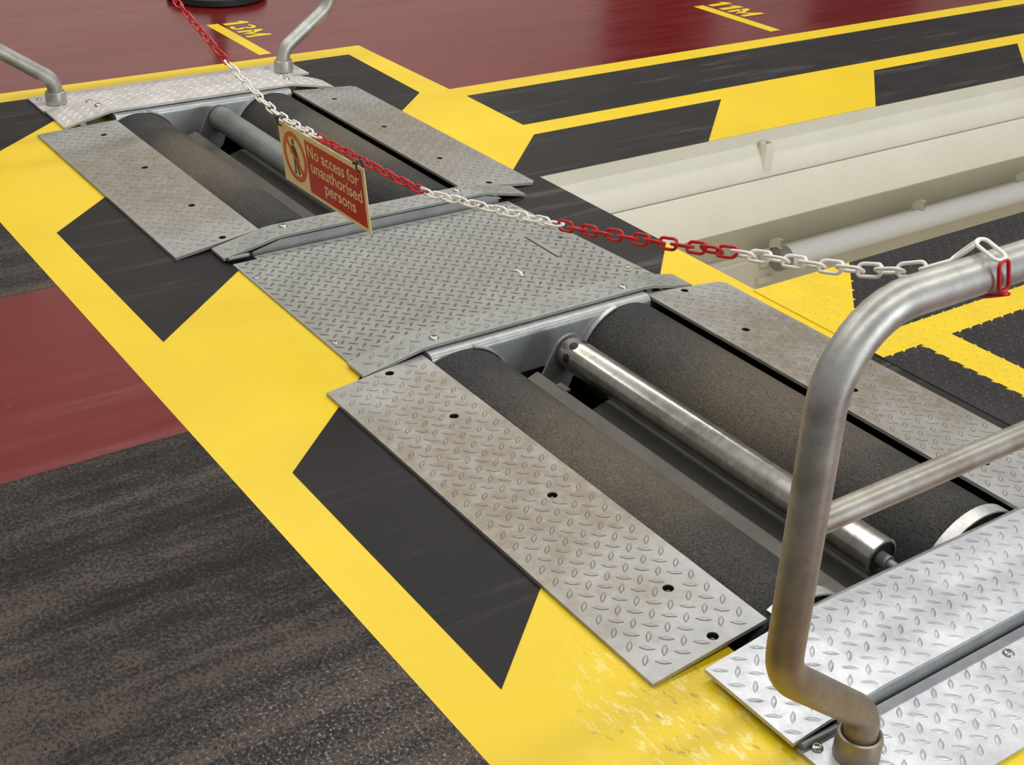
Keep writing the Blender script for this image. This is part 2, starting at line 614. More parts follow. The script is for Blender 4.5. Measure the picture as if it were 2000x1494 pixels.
paint('black_floor_patch', [[(-1.948, 0.907), (-1.247, 0.903), (-1.56, 1.262), (-2.27, 1.262)]], 0.0012, M['black_dark'], 'black painted block beside the near rollers')
paint('black_floor_patch', [[(-4.448, 0.905), (-3.93, 0.905), (-4.25, 1.262), (-4.448, 1.262)]], 0.0012, M['black_dark'], 'black painted block at the far end')
paint('black_floor_patch', [[(-4.352, 2.073), (-3.68, 2.073), (-3.68, 2.13), (-3.907, 2.372), (-4.448, 2.388), (-4.448, 2.164)]], 0.0012, M['black_dark'], 'black painted block beyond the far rollers')
paint('black_floor_patch', [[(-3.798, 2.496), (-3.442, 2.4855), (-3.442, 14), (-3.798, 14)]], 0.0012, M['black'], 'black painted stripe running along the pit')
paint('black_floor_patch', [[(-3.345, 2.459), (-2.95, 2.051), (-2.262, 2.051), (-2.235, 2.04), (-2.445, 2.247), (-3.02, 2.247), (-3.02, 2.915), (-3.345, 3.267)]],
      0.0012, M['black'], 'black painted block around the end of the pit')
paint('black_floor_patch', [rect(-1.735, -0.645, 2.051, 2.2395)], 0.0012, M['black'], 'black painted block between the near rollers and the deck')
for k in range(5):
    y0 = 4.052 + k * 1.66
    paint('black_floor_patch', [[(-3.345, y0), (-3.02, y0 - 0.352), (-3.02, y0 + 0.50), (-3.345, y0 + 0.87)]], 0.0012, M['black'], 'black painted hatch block along the pit')
paint('black_floor_patch', [rect(-1.09, -0.744, 1.20, 2.12)], 0.0012, M['black_dark'], 'dark patch put in as the shade under the near end covers')  # dark fill standing in for the shadow in the gap below the covers
paint('black_floor_patch', [rect(-2.905, -2.86, 1.19, 1.30)], 0.0014, M['black_dark'], 'dark patch put in as the shade under the far cross cover')  # dark fill standing in for the shaded slot beside the cover
paint('anti_slip_patch', [rect(-2.19, 2.9, -3.9, 0.803)], 0.0005, M['grit'], 'dark gritty anti slip patch with tyre streaks')
paint('anti_slip_patch', [rect(XE0, -2.975, -3.9, 0.803)], 0.0005, M['grit'], 'dark gritty anti slip patch with tyre streaks')
# metre marks
paint('metre_line', [[(-5.086, 2.094), (-5.086, 2.143), (-4.592, 2.140), (-4.592, 2.090)]], 0.0006, M['yellow'], 'yellow line of the 13M mark')
paint('metre_line', [rect(-4.45, -3.966, 4.113, 4.170)], 0.0006, M['yellow'], 'yellow line of the 11M mark')


def stencil(chars, x0, y0, h, widths):
    """stencilled characters, x to the right, y up; returns polygons"""
    out = []
    x = x0
    for c, w in zip(chars, widths):
        P = lambda pts: out.append([(x + a * w, y0 + b * h) for a, b in pts])
        if c == '1':
            P([(0.35, 0), (0.85, 0), (0.85, 1), (0.45, 1), (0.10, 0.80), (0.10, 0.68), (0.35, 0.74)])
        elif c == '3':
            for (cy, a0, a1) in ((0.735, 2.75, -1.25), (0.265, 1.25, -2.75)):
                ring = [(0.45 + 0.42 * math.cos(t), cy + 0.265 * math.sin(t)) for t in [a0 + (a1 - a0) * i / 12 for i in range(13)]]
                inn = [(0.45 + 0.17 * math.cos(t), cy + 0.105 * math.sin(t)) for t in [a0 + (a1 - a0) * i / 12 for i in range(13)]]
                for i in range(12):
                    P([ring[i], ring[i + 1], inn[i + 1], inn[i]])
        elif c == 'M':
            P([(0.0, 0), (0.22, 0), (0.22, 0.62), (0.0, 0.62)])
            P([(0.0, 0.68), (0.22, 0.62), (0.50, 0.12), (0.46, 0.05), (0.2, 0.5)])
            P([(0.02, 1.0), (0.20, 1.0), (0.50, 0.45), (0.50, 0.16), (0.24, 0.62), (0.02, 0.70)])
            P([(0.80, 1.0), (0.98, 1.0), (0.98, 0.0), (0.76, 0), (0.76, 0.55), (0.54, 0.16), (0.54, 0.45)])
        x += w * 1.12
    return out


paint('metre_lettering', stencil('13M', -5.098, 2.158, 0.104, (0.062, 0.078, 0.105)), 0.0009, M['yellow'], 'stencilled yellow 13M')
paint('metre_lettering', stencil('11M', -4.468, 4.190, 0.122, (0.066, 0.066, 0.115)), 0.0009, M['yellow'], 'stencilled yellow 11M')

# ------------------------------------------------------------------ inspection pit
bm = bmesh.new()
PY0, PY1 = 2.247, 14.0
prof = [(-3.02, 0.0), (-3.032, -0.050), (-3.028, -0.060), (-3.012, -0.082), (-3.004, -0.098), (-2.990, -0.140), (-2.987, -0.151), (-2.987, -0.154),
        (-2.999, -0.1545), (-2.999, -0.158), (-2.983, -0.1590), (-2.922, -0.284), (-2.928, -0.292), (-3.03, -0.332), (-3.05, -0.35), (-3.05, -0.455),
        (-3.03, -0.462), (-3.005, -0.462), (-3.0, -0.467), (-3.0, -0.60), (-2.94, -0.62), (-2.94, -1.45)]


def sweep(bm, prof, y0, y1, n=24):
    rows = [[bm.verts.new((x, y0 + (y1 - y0) * k / n, z)) for x, z in prof] for k in range(n + 1)]
    for a, b in zip(rows, rows[1:]):
        for i in range(len(prof) - 1):
            bm.faces.new((a[i], b[i], b[i + 1], a[i + 1]))


sweep(bm, prof, PY0, PY1)
wall_pit_far = struct(link('wall_far', bm, M['pit'], None, True, sharp=25), 'cream painted steel side of the inspection pit')
bm = bmesh.new()
sweep(bm, [(-2.10, 0.0), (-2.10, -0.05), (-2.13, -0.1), (-2.13, -1.45)], PY0, PY1, 4)
struct(link('wall_near', bm, M['pit']), 'cream painted near side of the inspection pit')
bm = bmesh.new()
bm.faces.new([bm.verts.new(c) for c in ((-3.1, PY0, 0), (-2.10, PY0, 0), (-2.10, PY0, -1.45), (-3.1, PY0, -1.45))])
struct(link('wall_end', bm, M['pit']), 'cream painted end of the inspection pit')
bm = bmesh.new()
bm.faces.new([bm.verts.new(c) for c in ((-3.1, PY0, -1.45), (-2.10, PY0, -1.45), (-2.10, PY1, -1.45), (-3.1, PY1, -1.45))])
struct(link('floor_pit', bm, M['pit']), 'floor of the inspection pit')

# socket bracket on the pit ledge
bm = bmesh.new()
c = (-3.008, 3.170)
w, d, t = 0.018, 0.017, 0.003
for lo, hi in (((c[0] - d, c[1] - w, -0.09), (c[0] - d + t, c[1] + w, -0.040)), ((c[0] + d - t, c[1] - w, -0.142), (c[0] + d, c[1] + w, -0.040)),
               ((c[0] - d + t, c[1] - w, -0.142), (c[0] + d - t, c[1] - w + t, -0.040)), ((c[0] - d + t, c[1] + w - t, -0.142), (c[0] + d - t, c[1] + w, -0.040))):
    box(bm, lo, hi)
o = link('socket_bracket', bm, M['pit'])
tag(o, 'small square open topped cream bracket on the pit ledge', 'bracket')

# tube lamp in the pit side
lamp = thing('pit_lamp', 'long round frosted tube lamp along the pit side with grey end cap', 'lamp', (-2.955, 3.38, -0.487))
bm = bmesh.new()
YL0, YL1 = 3.245, 8.2
tube(bm, [(-2.956, YL0 + 0.03, -0.458), (-2.956, YL1, -0.458)], 0.040, 32)
link('tube', bm, M['lamp'], lamp, True, sharp=40)
bm = bmesh.new()
tube(bm, [(-2.956, YL0 - 0.012, -0.458), (-2.956, YL0 - 0.006, -0.458), (-2.956, YL0 + 0.034, -0.458)], [0.036, 0.0425, 0.0425], 32)
link('end_cap', bm, M['lampgrey'], lamp, True, sharp=40)
for yy in (YL0 - 0.004, 3.98, 4.60, 5.3):
    bm = bmesh.new()
    pts = []
    for k in range(15):
        a = math.radians(150 - 75 * k / 14)
        pts.append((-2.956 + 0.045 * math.cos(a), -0.458 + 0.045 * math.sin(a)))
    for (y0, y1) in ((yy - 0.006, yy + 0.006),):
        v0 = [[bm.verts.new((px, y, pz)) for px, pz in pts] for y in (y0, y1)]
        v1 = [[bm.verts.new((-2.956 + (px + 2.956) * 1.03, y, -0.458 + (pz + 0.488) * 1.03)) for px, pz in pts] for y in (y0, y1)]
        for i in range(14):
            bm.faces.new((v0[0][i], v0[0][i + 1], v0[1][i + 1], v0[1][i]))
            bm.faces.new((v1[0][i], v1[0][i + 1], v1[1][i + 1], v1[1][i]))
            bm.faces.new((v0[0][i], v0[0][i + 1], v1[0][i + 1], v1[0][i]))
            bm.faces.new((v0[1][i], v0[1][i + 1], v1[1][i + 1], v1[1][i]))
    link('clip', bm, M['pit'], lamp)
for lo, hi in (((-2.999, YL0 - 0.045, -0.49), (-2.985, YL0 - 0.012, -0.43)), ((-2.999, YL0 - 0.05, -0.555), (-2.985, YL0 + 0.02, -0.535))):
    bm = bmesh.new()
    box(bm, lo, hi)
    link('mounting_foot', bm, M['pit'], lamp)

# ------------------------------------------------------------------ painted tread plate deck beside the pit
dk = [(-2.102, 2.236), (-0.645, 2.236), (-0.645, 9.0), (-2.102, 9.0)]
ydk = [
    [(-2.1025, 2.2355), (-1.72, 2.2355), (-1.764, 2.24), (-2.1025, 2.576)],
    rect(-1.775, -1.688, 2.24, 9.0),
    rect(-1.688, -0.645, 2.368, 2.472),
    rect(-1.325, -1.232, 2.472, 9.0),
]
deck = thing('deck_plate', 'tread plate deck beside the pit painted black with yellow lines', 'floor plate', (-1.4, 3.0, 0))
bm = bmesh.new()
flat_with_holes(bm, dk, [], lambda x, y: 0.003, 0.0028)
lozenges(bm, [(-2.1, 2.24), (-0.7, 2.24), (-0.7, 4.6), (-2.1, 4.6)], lambda x, y: 0.003,
         mfun=lambda x, y: 1 if any(inside((x, y), p) for p in ydk) else 0, H=0.0022)
o = link('plate', bm, None, deck, mats=[M['tread_black'], M['tread_yellow']])
bm = bmesh.new()
for poly in ydk:
    flat_with_holes(bm, poly, [], lambda x, y: 0.0036, 0.0034)
o = link('yellow_line', bm, M['tread_yellow'], deck)
o['label'] = 'yellow painted lines on the deck'

# ------------------------------------------------------------------ roller beds
RR, RZ, YL, YR = 0.130, -0.097, 1.414, 1.873
PLZ = 0.042                                # top of the raised cross covers


def pwl(pts, t):
    for (a, za), (b, zb) in zip(pts, pts[1:]):
        if a <= t <= b:
            return za + (zb - za) * (t - a) / (b - a)
    return pts[0][1] if t < pts[0][0] else pts[-1][1]


def hump(name, x0, x1, mat, label, yext=(1.195, 2.112), bolts=(), end_lift=0.012, fold=None, loz=None):
    """raised cross cover with sloping ends; fold (x, drop): the back part bends down a little behind x"""
    t = 0.007
    HP = [(yext[0], end_lift), (1.338, PLZ - 0.0018), (1.362, PLZ), (1.955, PLZ), (1.979, PLZ - 0.0018), (yext[1], end_lift)]
    zf = lambda x, y: pwl(HP, y) - (fold[1] * max(0.0, (fold[0] - x) / (fold[0] - x0)) * min(1.0, max(0.0, (y - yext[0]) / 0.15)) if fold else 0.0)
    ob = thing(name, label, 'cover plate', ((x0 + x1) / 2, 1.66, 0.0))
    bm = bmesh.new()
    ys = sorted({yext[0], 1.25, 1.338, 1.35, 1.362, 1.6, 1.955, 1.967, 1.979, 2.05, yext[1]})
    xs = [x0, x1] if not fold else [x0, fold[0] - 0.006, fold[0], x1]
    top = [[bm.verts.new((x, y, zf(x, y))) for y in ys] for x in xs]
    bot = [[bm.verts.new((x, y, zf(x, y) - t)) for y in ys] for x in xs]
    nx, ny = len(xs), len(ys)
    for i in range(nx - 1):
        for j in range(ny - 1):
            bm.faces.new((top[i][j], top[i + 1][j], top[i + 1][j + 1], top[i][j + 1]))
            bm.faces.new((bot[i][j], bot[i][j + 1], bot[i + 1][j + 1], bot[i + 1][j]))
    for j in range(ny - 1):
        for i in (0, nx - 1):
            bm.faces.new((top[i][j], top[i][j + 1], bot[i][j + 1], bot[i][j]))
    for i in range(nx - 1):
        for j in (0, ny - 1):
            bm.faces.new((top[i][j], top[i + 1][j], bot[i + 1][j], bot[i][j]))
    kw = dict(H=0.0015, W=0.0096)
    kw.update(loz or {})
    lozenges(bm, rect(x0, x1, yext[0], yext[1]), zf, [(bx, by, 0.012) for bx, by in bolts], **kw)
    link('plate', bm, None, ob, mats=[mat, M['grime_mid']])
    for bx, by in bolts:
        screw(ob, bx, by, zf(bx, by), 0.0115, 0.006)
    return ob


def ramp(name, side, xs, holes, mat, label):
    """sloping tread plate: side -1 away from the pit, +1 next to it; xs = outer a, outer b, inner b, inner a"""
    oa, ob_, ib, ia = xs
    if side < 0:
        y0, y1 = 1.098, 1.340
        zf = lambda x, y: 0.0085 + (y - y0) / (y1 - y0) * 0.0155
        out = [(oa, y0), (ob_, y0), (ib, y1), (ia, y1)]
    else:
        y0, y1 = 1.962, 2.200
        zf = lambda x, y: 0.0240 - (y - y0) / (y1 - y0) * 0.0155
        out = [(ia, y0), (ib, y0), (ob_, y1 - 0.012), (ob_ - 0.012, y1), (oa + 0.015, y1), (oa, y1 - 0.015)]
    xa, xb = min(oa, ia), max(ob_, ib)
    ob = thing(name, label, 'ramp plate', ((xa + xb) / 2, (y0 + y1) / 2, 0))
    bm = bmesh.new()
    flat_with_holes(bm, out, [circle_pts(hx, hy, 0.0098) for hx, hy in holes], zf, 0.0075)
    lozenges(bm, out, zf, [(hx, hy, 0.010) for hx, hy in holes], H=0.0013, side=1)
    link('plate', bm, None, ob, mats=[mat, M['grime']])
    for hx, hy in holes:
        z = zf(hx, hy) - 0.0125
        screw(ob, hx, hy, z, 0.0068, 0.006, mat='bolt')
        bm = bmesh.new()
        lathe_z(bm, [(zf(hx, hy) - 0.0015, 0.0097), (z - 0.002, 0.0095), (z - 0.002, 0)], hx, hy, 20)
        o = link('screw_recess', bm, M['hole'], ob)
    return ob


def ring_arc(bm, cy, cz, r0, r1, x0, x1, a0, a1, n=28):
    pts = []
    for k in range(n + 1):
        a = math.radians(a0 + (a1 - a0) * k / n)
        pts.append((math.cos(a), math.sin(a)))
    L = []
    for r in (r0, r1):
        for x in (x0, x1):
            L.append([bm.verts.new((x, cy + c * r, cz + s * r)) for c, s in pts])
    i0, i1, o0, o1 = L
    for k in range(n):
        bm.faces.new((i0[k], i0[k + 1], i1[k + 1], i1[k]))
        bm.faces.new((o0[k], o0[k + 1], o1[k + 1], o1[k]))
        bm.faces.new((i0[k], i0[k + 1], o0[k + 1], o0[k]))
        bm.faces.new((i1[k], i1[k + 1], o1[k + 1], o1[k]))
    for k in (0, n):
        bm.faces.new((i0[k], i1[k], o1[k], o0[k]))


def beam_poly(zt, zb, x0, x1, r=0.011):
    """(x, z) box section with rounded upper corners"""
    pts = [(x0, zb), (x1, zb)]
    for cx, a0 in ((x1 - r, 0), (x0 + r, 90)):
        for k in range(6):
            a = math.radians(a0 + 18 * k)
            pts.append((cx + r * math.cos(a), zt - r + r * math.sin(a)))
    return pts


def cross_beam(parent, x0, x1, zt, zb, face):
    """box section with rounded upper corners; face (x0, x1): thin face plate reaching under the sloping ends"""
    bm = bmesh.new()
    poly = beam_poly(zt, zb, x0, x1, 0.016)
    a = [bm.verts.new((x, 1.346, z)) for x, z in poly]
    b = [bm.verts.new((x, 1.954, z)) for x, z in poly]
    n = len(poly)
    for i in range(n):
        bm.faces.new((a[i], a[(i + 1) % n], b[(i + 1) % n], b[i]))
    bm.faces.new(a)
    bm.faces.new(list(reversed(b)))
    o = link('cross_beam', bm, M['galv'], parent, True, sharp=35)
    bm = bmesh.new()
    prism_x(bm, [(1.274, zt - 0.020), (1.352, zt - 0.001), (1.976, zt - 0.001), (2.022, zt - 0.013), (2.022, zb), (1.274, zb)], *face)
    link('face_plate', bm, M['galv'], o)
    return o


def roller_bed(o0, o1, b0, b1, label, near, back=None):
    """o0..o1: opening in x. One cross beam at each end, rings around the roller ends, guard sheets and the dark tray"""
    fr = thing('roller_bed_frame', label, 'frame', ((o0 + o1) / 2, 1.66, -0.1))
    bb = b0 if back is None else back
    cross_beam(fr, bb + 0.011, o0, PLZ - 0.0105, -0.072, (bb + 0.004, bb + 0.0105))
    cross_beam(fr, o1, b1 - 0.011, PLZ - 0.0105, -0.072, (b1 - 0.0105, b1 - 0.004))
    for cy, a0, a1 in ((YL, 8, 76), (YR, 104, 172)):
        for xx, w, c0, c1 in ((o0 + 0.0005, 0.012, a0, a1), (o1 - 0.026, 0.0255, 14 if cy == YL else 54, 116 if cy == YL else 168)):
            if not near and xx > o0 + 0.1:
                continue
            bm = bmesh.new()
            ring_arc(bm, cy, RZ, RR + 0.0025, RR + 0.0062, xx, xx + w, c0, c1)
            link('end_ring', bm, M['weld'], fr, True, sharp=40)
    # dark tray below
    bm = bmesh.new()
    X0, X1, Y0, Y1, ZB = b0 + 0.004, b1 - 0.004, 1.266, 2.046, -0.42
    for q in ([(X0, Y0, ZB), (X1, Y0, ZB), (X1, Y1, ZB), (X0, Y1, ZB)], [(X0, Y0, ZB), (X1, Y0, ZB), (X1, Y0, -0.002), (X0, Y0, -0.002)],
              [(X0, Y1, ZB), (X1, Y1, ZB), (X1, Y1, -0.002), (X0, Y1, -0.002)], [(X0, Y0, ZB), (X0, Y1, ZB), (X0, Y1, -0.073), (X0, Y0, -0.073)],
              [(X1, Y0, ZB), (X1, Y1, ZB), (X1, Y1, -0.073), (X1, Y0, -0.073)]):
        bm.faces.new([bm.verts.new(c) for c in q])
    o = link('tray', bm, M['tray'], fr)
    o['label'] = 'dark well under the rollers'
    # guard sheets between the left roller and the sensing roller
    s0, s1 = ((-2.078 if near else -3.958), o1 - 0.002)
    bm = bmesh.new()
    prism_x(bm, [(1.5385, -0.037), (1.562, -0.028), (1.568, -0.028), (1.568, -0.20), (1.565, -0.20), (1.565, -0.033), (1.5405, -0.0405)], s0, s1)
    if near:
        box(bm, (s0 + 0.066, 1.566, -0.034), (s0 + 0.100, 1.583, -0.028))
    link('guard_sheet', bm, M['sheet'], fr)
    bm = bmesh.new()
    prism_x(bm, [(1.569, -0.088), (1.655, -0.062), (1.690, -0.062), (1.690, -0.2), (1.687, -0.2), (1.687, -0.066), (1.654, -0.066), (1.569, -0.092)], s0 + 0.135, s1)
    link('lower_sheet', bm, M['sheet_dark'], fr)
    # odd fittings glimpsed in the dark gap
    bm = bmesh.new()
    lathe_x(bm, [(o0 + 0.03, 0), (o0 + 0.03, 0.016), (o0 + 0.05, 0.016), (o0 + 0.05, 0)], 1.60, -0.135, 12)
    lathe_x(bm, [(o0 + 0.01, 0), (o0 + 0.01, 0.009), (o0 + 0.06, 0.009), (o0 + 0.06, 0)], 1.60, -0.135, 10)
    link('pivot_bolt', bm, M['galv_dull'], fr)
    return fr


def big_roller(o0, o1, cy, label):
    x0, x1 = o0 + 0.003, o1 - 0.003
    ob = thing('brake_roller', label, 'roller', ((x0 + x1) / 2, cy, RZ), 'gritty brake test rollers')
    h = (x1 - x0) / 2
    bm = bmesh.new()
    n = 24
    prof = [(-h, RR - 0.006), (-h + 0.004, RR)] + [(-h + 0.004 + (2 * h - 0.008) * k / n, RR) for k in range(1, n)] + [(h - 0.004, RR), (h, RR - 0.006)]
    lathe_x(bm, prof, 0, 0, 96)
    drum = link('drum', bm, M['roller'], None, True, sharp=40)
    drum.parent = ob
    for sx in (-1, 1):
        bm = bmesh.new()
        lathe_x(bm, [(sx * (h - 0.001), 0), (sx * (h - 0.001), RR - 0.007)], 0, 0, 64)
        e = link('end_disc', bm, M['sheet_dark'], None)
        e.parent = ob
        bm = bmesh.new()
        lathe_x(bm, [(sx * (h - 0.001), 0.024), (sx * (h + 0.0015), 0.024), (sx * (h + 0.0015), 0)], 0, 0, 24)
        e = link('axle', bm, M['galv_dull'], None, True, sharp=40)
        e.parent = ob
    return ob


def sensor(x0, x1, zc, holes_end, label, arm_x):
    R = 0.0385
    yc = 1.652
    ob = thing('sensing_roller', label, 'roller', ((x0 + x1) / 2, yc, zc))
    bm = bmesh.new()
    n = 20
    e = 0.006
    prof = [(x0 + 0.020, 0.020), (x0 + 0.020, R - 0.006), (x0, R - 0.006), (x0, R - e * 0.45), (x0 + e * 0.6, R)] + [(x0 + (x1 - x0) * k / n, R) for k in range(1, n)] + \
           [(x1 - 0.002, R), (x1, R - 0.003), (x1, R - 0.006), (x1 - 0.020, R - 0.006), (x1 - 0.020, 0.020)]
    lathe_x(bm, prof, yc, zc, 64)
    link('tube', bm, M['polish'] if holes_end else M['galv_dull'], ob, True, sharp=40)
    for xx in (x0 + 0.004, x1 - 0.019):
        bm = bmesh.new()
        lathe_x(bm, [(xx, 0), (xx, R - 0.0065), (xx + 0.015, R - 0.0065), (xx + 0.015, 0)], yc, zc, 40)
        link('end_plug', bm, M['rubber'], ob)
    bm = bmesh.new()
    lathe_x(bm, [(x1 - 0.006, 0), (x1 - 0.006, 0.0135), (x1 + 0.016, 0.0135), (x1 + 0.016, 0.009), (x1 + 0.038, 0.009), (x1 + 0.038, 0)], yc, zc, 24)
    link('axle', bm, M['galv_dull'], ob, True, sharp=40)
    if holes_end:
        # round sensing holes near the end of the tube, black discs for their dark insides
        for a in (66, 118, 168):
            ar = math.radians(a)
            cx = x0 + 0.034
            bm = bmesh.new()
            ring = []
            for k in range(20):
                t = 2 * PI * k / 20
                aa = ar + 0.0108 * math.sin(t) / R
                ring.append(bm.verts.new((cx + 0.0108 * math.cos(t), yc + (R + 0.0004) * math.cos(aa), zc + (R + 0.0004) * math.sin(aa))))
            hub = bm.verts.new((cx, yc + (R + 0.0008) * math.cos(ar), zc + (R + 0.0008) * math.sin(ar)))
            for k in range(20):
                bm.faces.new((ring[k], ring[(k + 1) % 20], hub))
            o = link('sensing_hole', bm, M['hole'], ob)
    # swing arm plate
    bm = bmesh.new()
    poly = []
    for k in range(13):
        a = math.radians(-30 + 180 * k / 12 + 0)
        poly.append((yc + 0.041 * math.cos(a), zc + 0.041 * math.sin(a)))
    poly += [(1.572, zc - 0.062), (1.568, zc - 0.10), (1.568, zc - 0.17), (1.60, zc - 0.17), (1.66, zc - 0.09)]
    prism_x(bm, poly, arm_x - 0.005, arm_x)
    link('swing_arm', bm, M['galv_dull'], ob)
    return ob


FO0, FO1 = -4.050, -3.002        # far opening
NO0, NO1 = -2.160, -1.126        # near opening
roller_bed(FO0, FO1, -4.272, -2.900, 'galvanised frame and dark well of the far roller pair', False, -4.160)
roller_bed(NO0, NO1, -2.265, -0.915, 'galvanised frame and dark well of the near roller pair', True)
big_roller(FO0, FO1, YL, 'gritty grey roller of the far pair, on the side away from the pit')
big_roller(FO0, FO1, YR, 'gritty grey roller of the far pair, on the side next to the pit')
big_roller(NO0, NO1, YL, 'gritty grey roller of the near pair, on the side away from the pit')
big_roller(NO0, NO1, YR, 'gritty grey roller of the near pair, on the side next to the pit')
sensor(-3.955, -3.07, 0.006, False, 'slim dull grey tube roller between the far pair of gritty rollers', -3.962)
sensor(-2.075, -1.168, 0.001, True, 'slim shiny steel tube roller with round holes between the near gritty rollers', -2.080)

# sloping tread plates
HN_L = [(-2.166, 1.243), (-1.943, 1.262), (-1.610, 1.262), (-1.286, 1.262), (-1.156, 1.243)]
HN_R = [(-2.166, 2.066), (-1.930, 2.045), (-1.600, 2.045), (-1.262, 2.045), (-1.156, 2.066)]
HF_L = [(-4.058, 1.243), (-3.930, 1.262), (-3.597, 1.262), (-3.258, 1.262), (-3.016, 1.243)]
HF_R = [(-4.058, 2.070), (-3.930, 2.052), (-3.597, 2.052), (-3.258, 2.048), (-3.016, 2.064)]
ramp('ramp_plate', -1, (-2.174, -1.128, -1.136, -2.194), HN_L, M['tread_near'], 'sloping tread plate of the near rollers, on the side away from the pit')
ramp('ramp_plate', 1, (-2.176, -1.130, -1.118, -2.192), HN_R, M['tread_near'], 'sloping tread plate of the near rollers, on the side next to the pit')
ramp('ramp_plate', -1, (-4.056, -2.972, -3.006, -4.036), HF_L, M['tread_far'], 'sloping tread plate of the far rollers, on the side away from the pit')
ramp('ramp_plate', 1, (-4.062, -2.972, -3.004, -4.060), HF_R, M['tread_far'], 'sloping tread plate of the far rollers, on the side next to the pit')
# raised cross covers
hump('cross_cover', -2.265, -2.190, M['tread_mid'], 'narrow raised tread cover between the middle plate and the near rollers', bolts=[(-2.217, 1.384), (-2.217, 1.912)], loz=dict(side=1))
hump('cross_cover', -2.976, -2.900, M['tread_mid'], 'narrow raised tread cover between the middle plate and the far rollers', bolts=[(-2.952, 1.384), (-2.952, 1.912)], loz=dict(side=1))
hump('end_cover', -1.102, -0.915, M['tread_bright'], 'wide bright raised tread cover at the near end of the rollers', yext=(1.178, 2.14), bolts=[(-0.955, 1.300), (-0.955, 2.02)], end_lift=0.020)
hump('end_cover', -4.272, -4.078, M['tread_end'], 'wide raised tread cover at the far end of the rollers', yext=(1.190, 2.13), bolts=[(-4.160, 1.328), (-4.238, 1.325), (-4.150, 1.985), (-4.225, 2.0)], end_lift=0.010,
     fold=(-4.168, 0.014), loz=dict(H=0.0024))

# flat plates
mid = thing('middle_plate', 'square flat tread plate between the far and near roller pairs', 'floor plate', (-2.58, 1.64, 0))
out = [(-2.872, 1.206), (-2.222, 1.203), (-2.222, 1.268), (-2.267, 1.268), (-2.267, 2.085), (-2.893, 2.045), (-2.893, 1.272), (-2.872, 1.272)]
slot = [(-2.657, 1.9345), (-2.504, 1.9325), (-2.504, 1.9385), (-2.657, 1.9405)]
bm = bmesh.new()
flat_with_holes(bm, out, [slot], lambda x, y: 0.0055, 0.005)
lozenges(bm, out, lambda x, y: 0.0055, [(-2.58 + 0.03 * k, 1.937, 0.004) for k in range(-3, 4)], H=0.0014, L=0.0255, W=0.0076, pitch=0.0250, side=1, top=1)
link('plate', bm, None, mid, mats=[M['tread_mid'], M['grime_mid']])
bm = bmesh.new()
box(bm, (-2.66, 1.930, 0.0008), (-2.50, 1.945, 0.0012))
link('slot_shadow_gap', bm, M['hole'], mid)
bm = bmesh.new()
tube(bm, [(-2.504, 1.937, 0.0052), (-2.576, 2.022, 0.0052)], 0.0013, 6)
link('flap_edge', bm, M['galv_dull'], mid)
bm = bmesh.new()
lathe_z(bm, [(0.0052, 0.007), (0.0062, 0.006), (0.0062, 0)], -2.606, 2.018, 12)
link('plug', bm, M['hole'], mid)
for x, y in ((-2.771, 1.222), (-2.369, 1.222), (-2.367, 2.052), (-2.77, 2.022)):
    screw(mid, x, y, 0.0055, 0.0085, 0.004)
bm = bmesh.new()
flat_with_holes(bm, [(-2.500, 1.792), (-2.478, 1.796), (-2.452, 1.784), (-2.450, 1.788), (-2.474, 1.803), (-2.494, 1.799)], [], lambda x, y: 0.0059, 0.0005)
link('paint_mark', bm, M['pit'], mid)


def end_plate(name, x0, x1, mat, label, bolts):
    ob = thing(name, label, 'floor plate', ((x0 + x1) / 2, 1.66, 0))
    bm = bmesh.new()
    out = rect(x0, x1, 1.186, 2.135)
    flat_with_holes(bm, out, [], lambda x, y: 0.0075, 0.006)
    lozenges(bm, out, lambda x, y: 0.0075, [(a, b, 0.01) for a, b in bolts], H=0.0018)
    link('plate', bm, mat, ob)
    for a, b in bolts:
        screw(ob, a, b, 0.0075, 0.0098, 0.005)
    return ob


end_plate('end_plate', -0.913, -0.738, M['tread_bright'], 'flat bright tread plate under the near guard rail', [(-0.899, 1.211), (-0.882, 1.622), (-0.899, 2.10)])
end_plate('end_plate', -4.442, -4.277, M['tread_end'], 'flat tread plate under the far guard rail', [(-4.30, 1.32), (-4.396, 2.03), (-4.402, 1.214)])

# small bars that the covers are hinged on
for (xa, xb, y0, y1, lab) in ((-0.910, -0.905, 1.19, 1.262, 'thin steel bar under the tip of the near end cover'),
                              (-2.892, -2.880, 1.203, 1.258, 'thin steel bar under the tip of the far cross cover')):
    bm = bmesh.new()
    tube(bm, [(xa, y0, 0.0125), (xa, y1, 0.0125)], 0.0055, 10)
    o = link('locating_bar', bm, M['galv_dull'], None, True, sharp=40)
    tag(o, lab, 'bar')


# ------------------------------------------------------------------ guard rails
def smooth_path(pts, radius, n=10):
    pts = [Vector(p) for p in pts]
    out = [pts[0]]
    for i in range(1, len(pts) - 1):
        p = pts[i]
        a = (pts[i - 1] - p)
        b = (pts[i + 1] - p)
        ang = a.angle(b)
        r = radius[i] if isinstance(radius, dict) and i in radius else (radius if not isinstance(radius, dict) else 0.06)
        d = min(r / math.tan(ang / 2), a.length * 0.49, b.length * 0.49)
        r = d * math.tan(ang / 2)
        p0, p1 = p + a.normalized() * d, p + b.normalized() * d
        c = p + (a.normalized() + b.normalized()).normalized() * (r / math.sin(ang / 2))
        v0, v1 = p0 - c, p1 - c
        tot = v0.angle(v1)
        ax = v0.cross(v1).normalized()
        for k in range(n + 1):
            out.append(c + Matrix.Rotation(tot * k / n, 3, ax) @ v0)
    out.append(pts[-1])
    return out


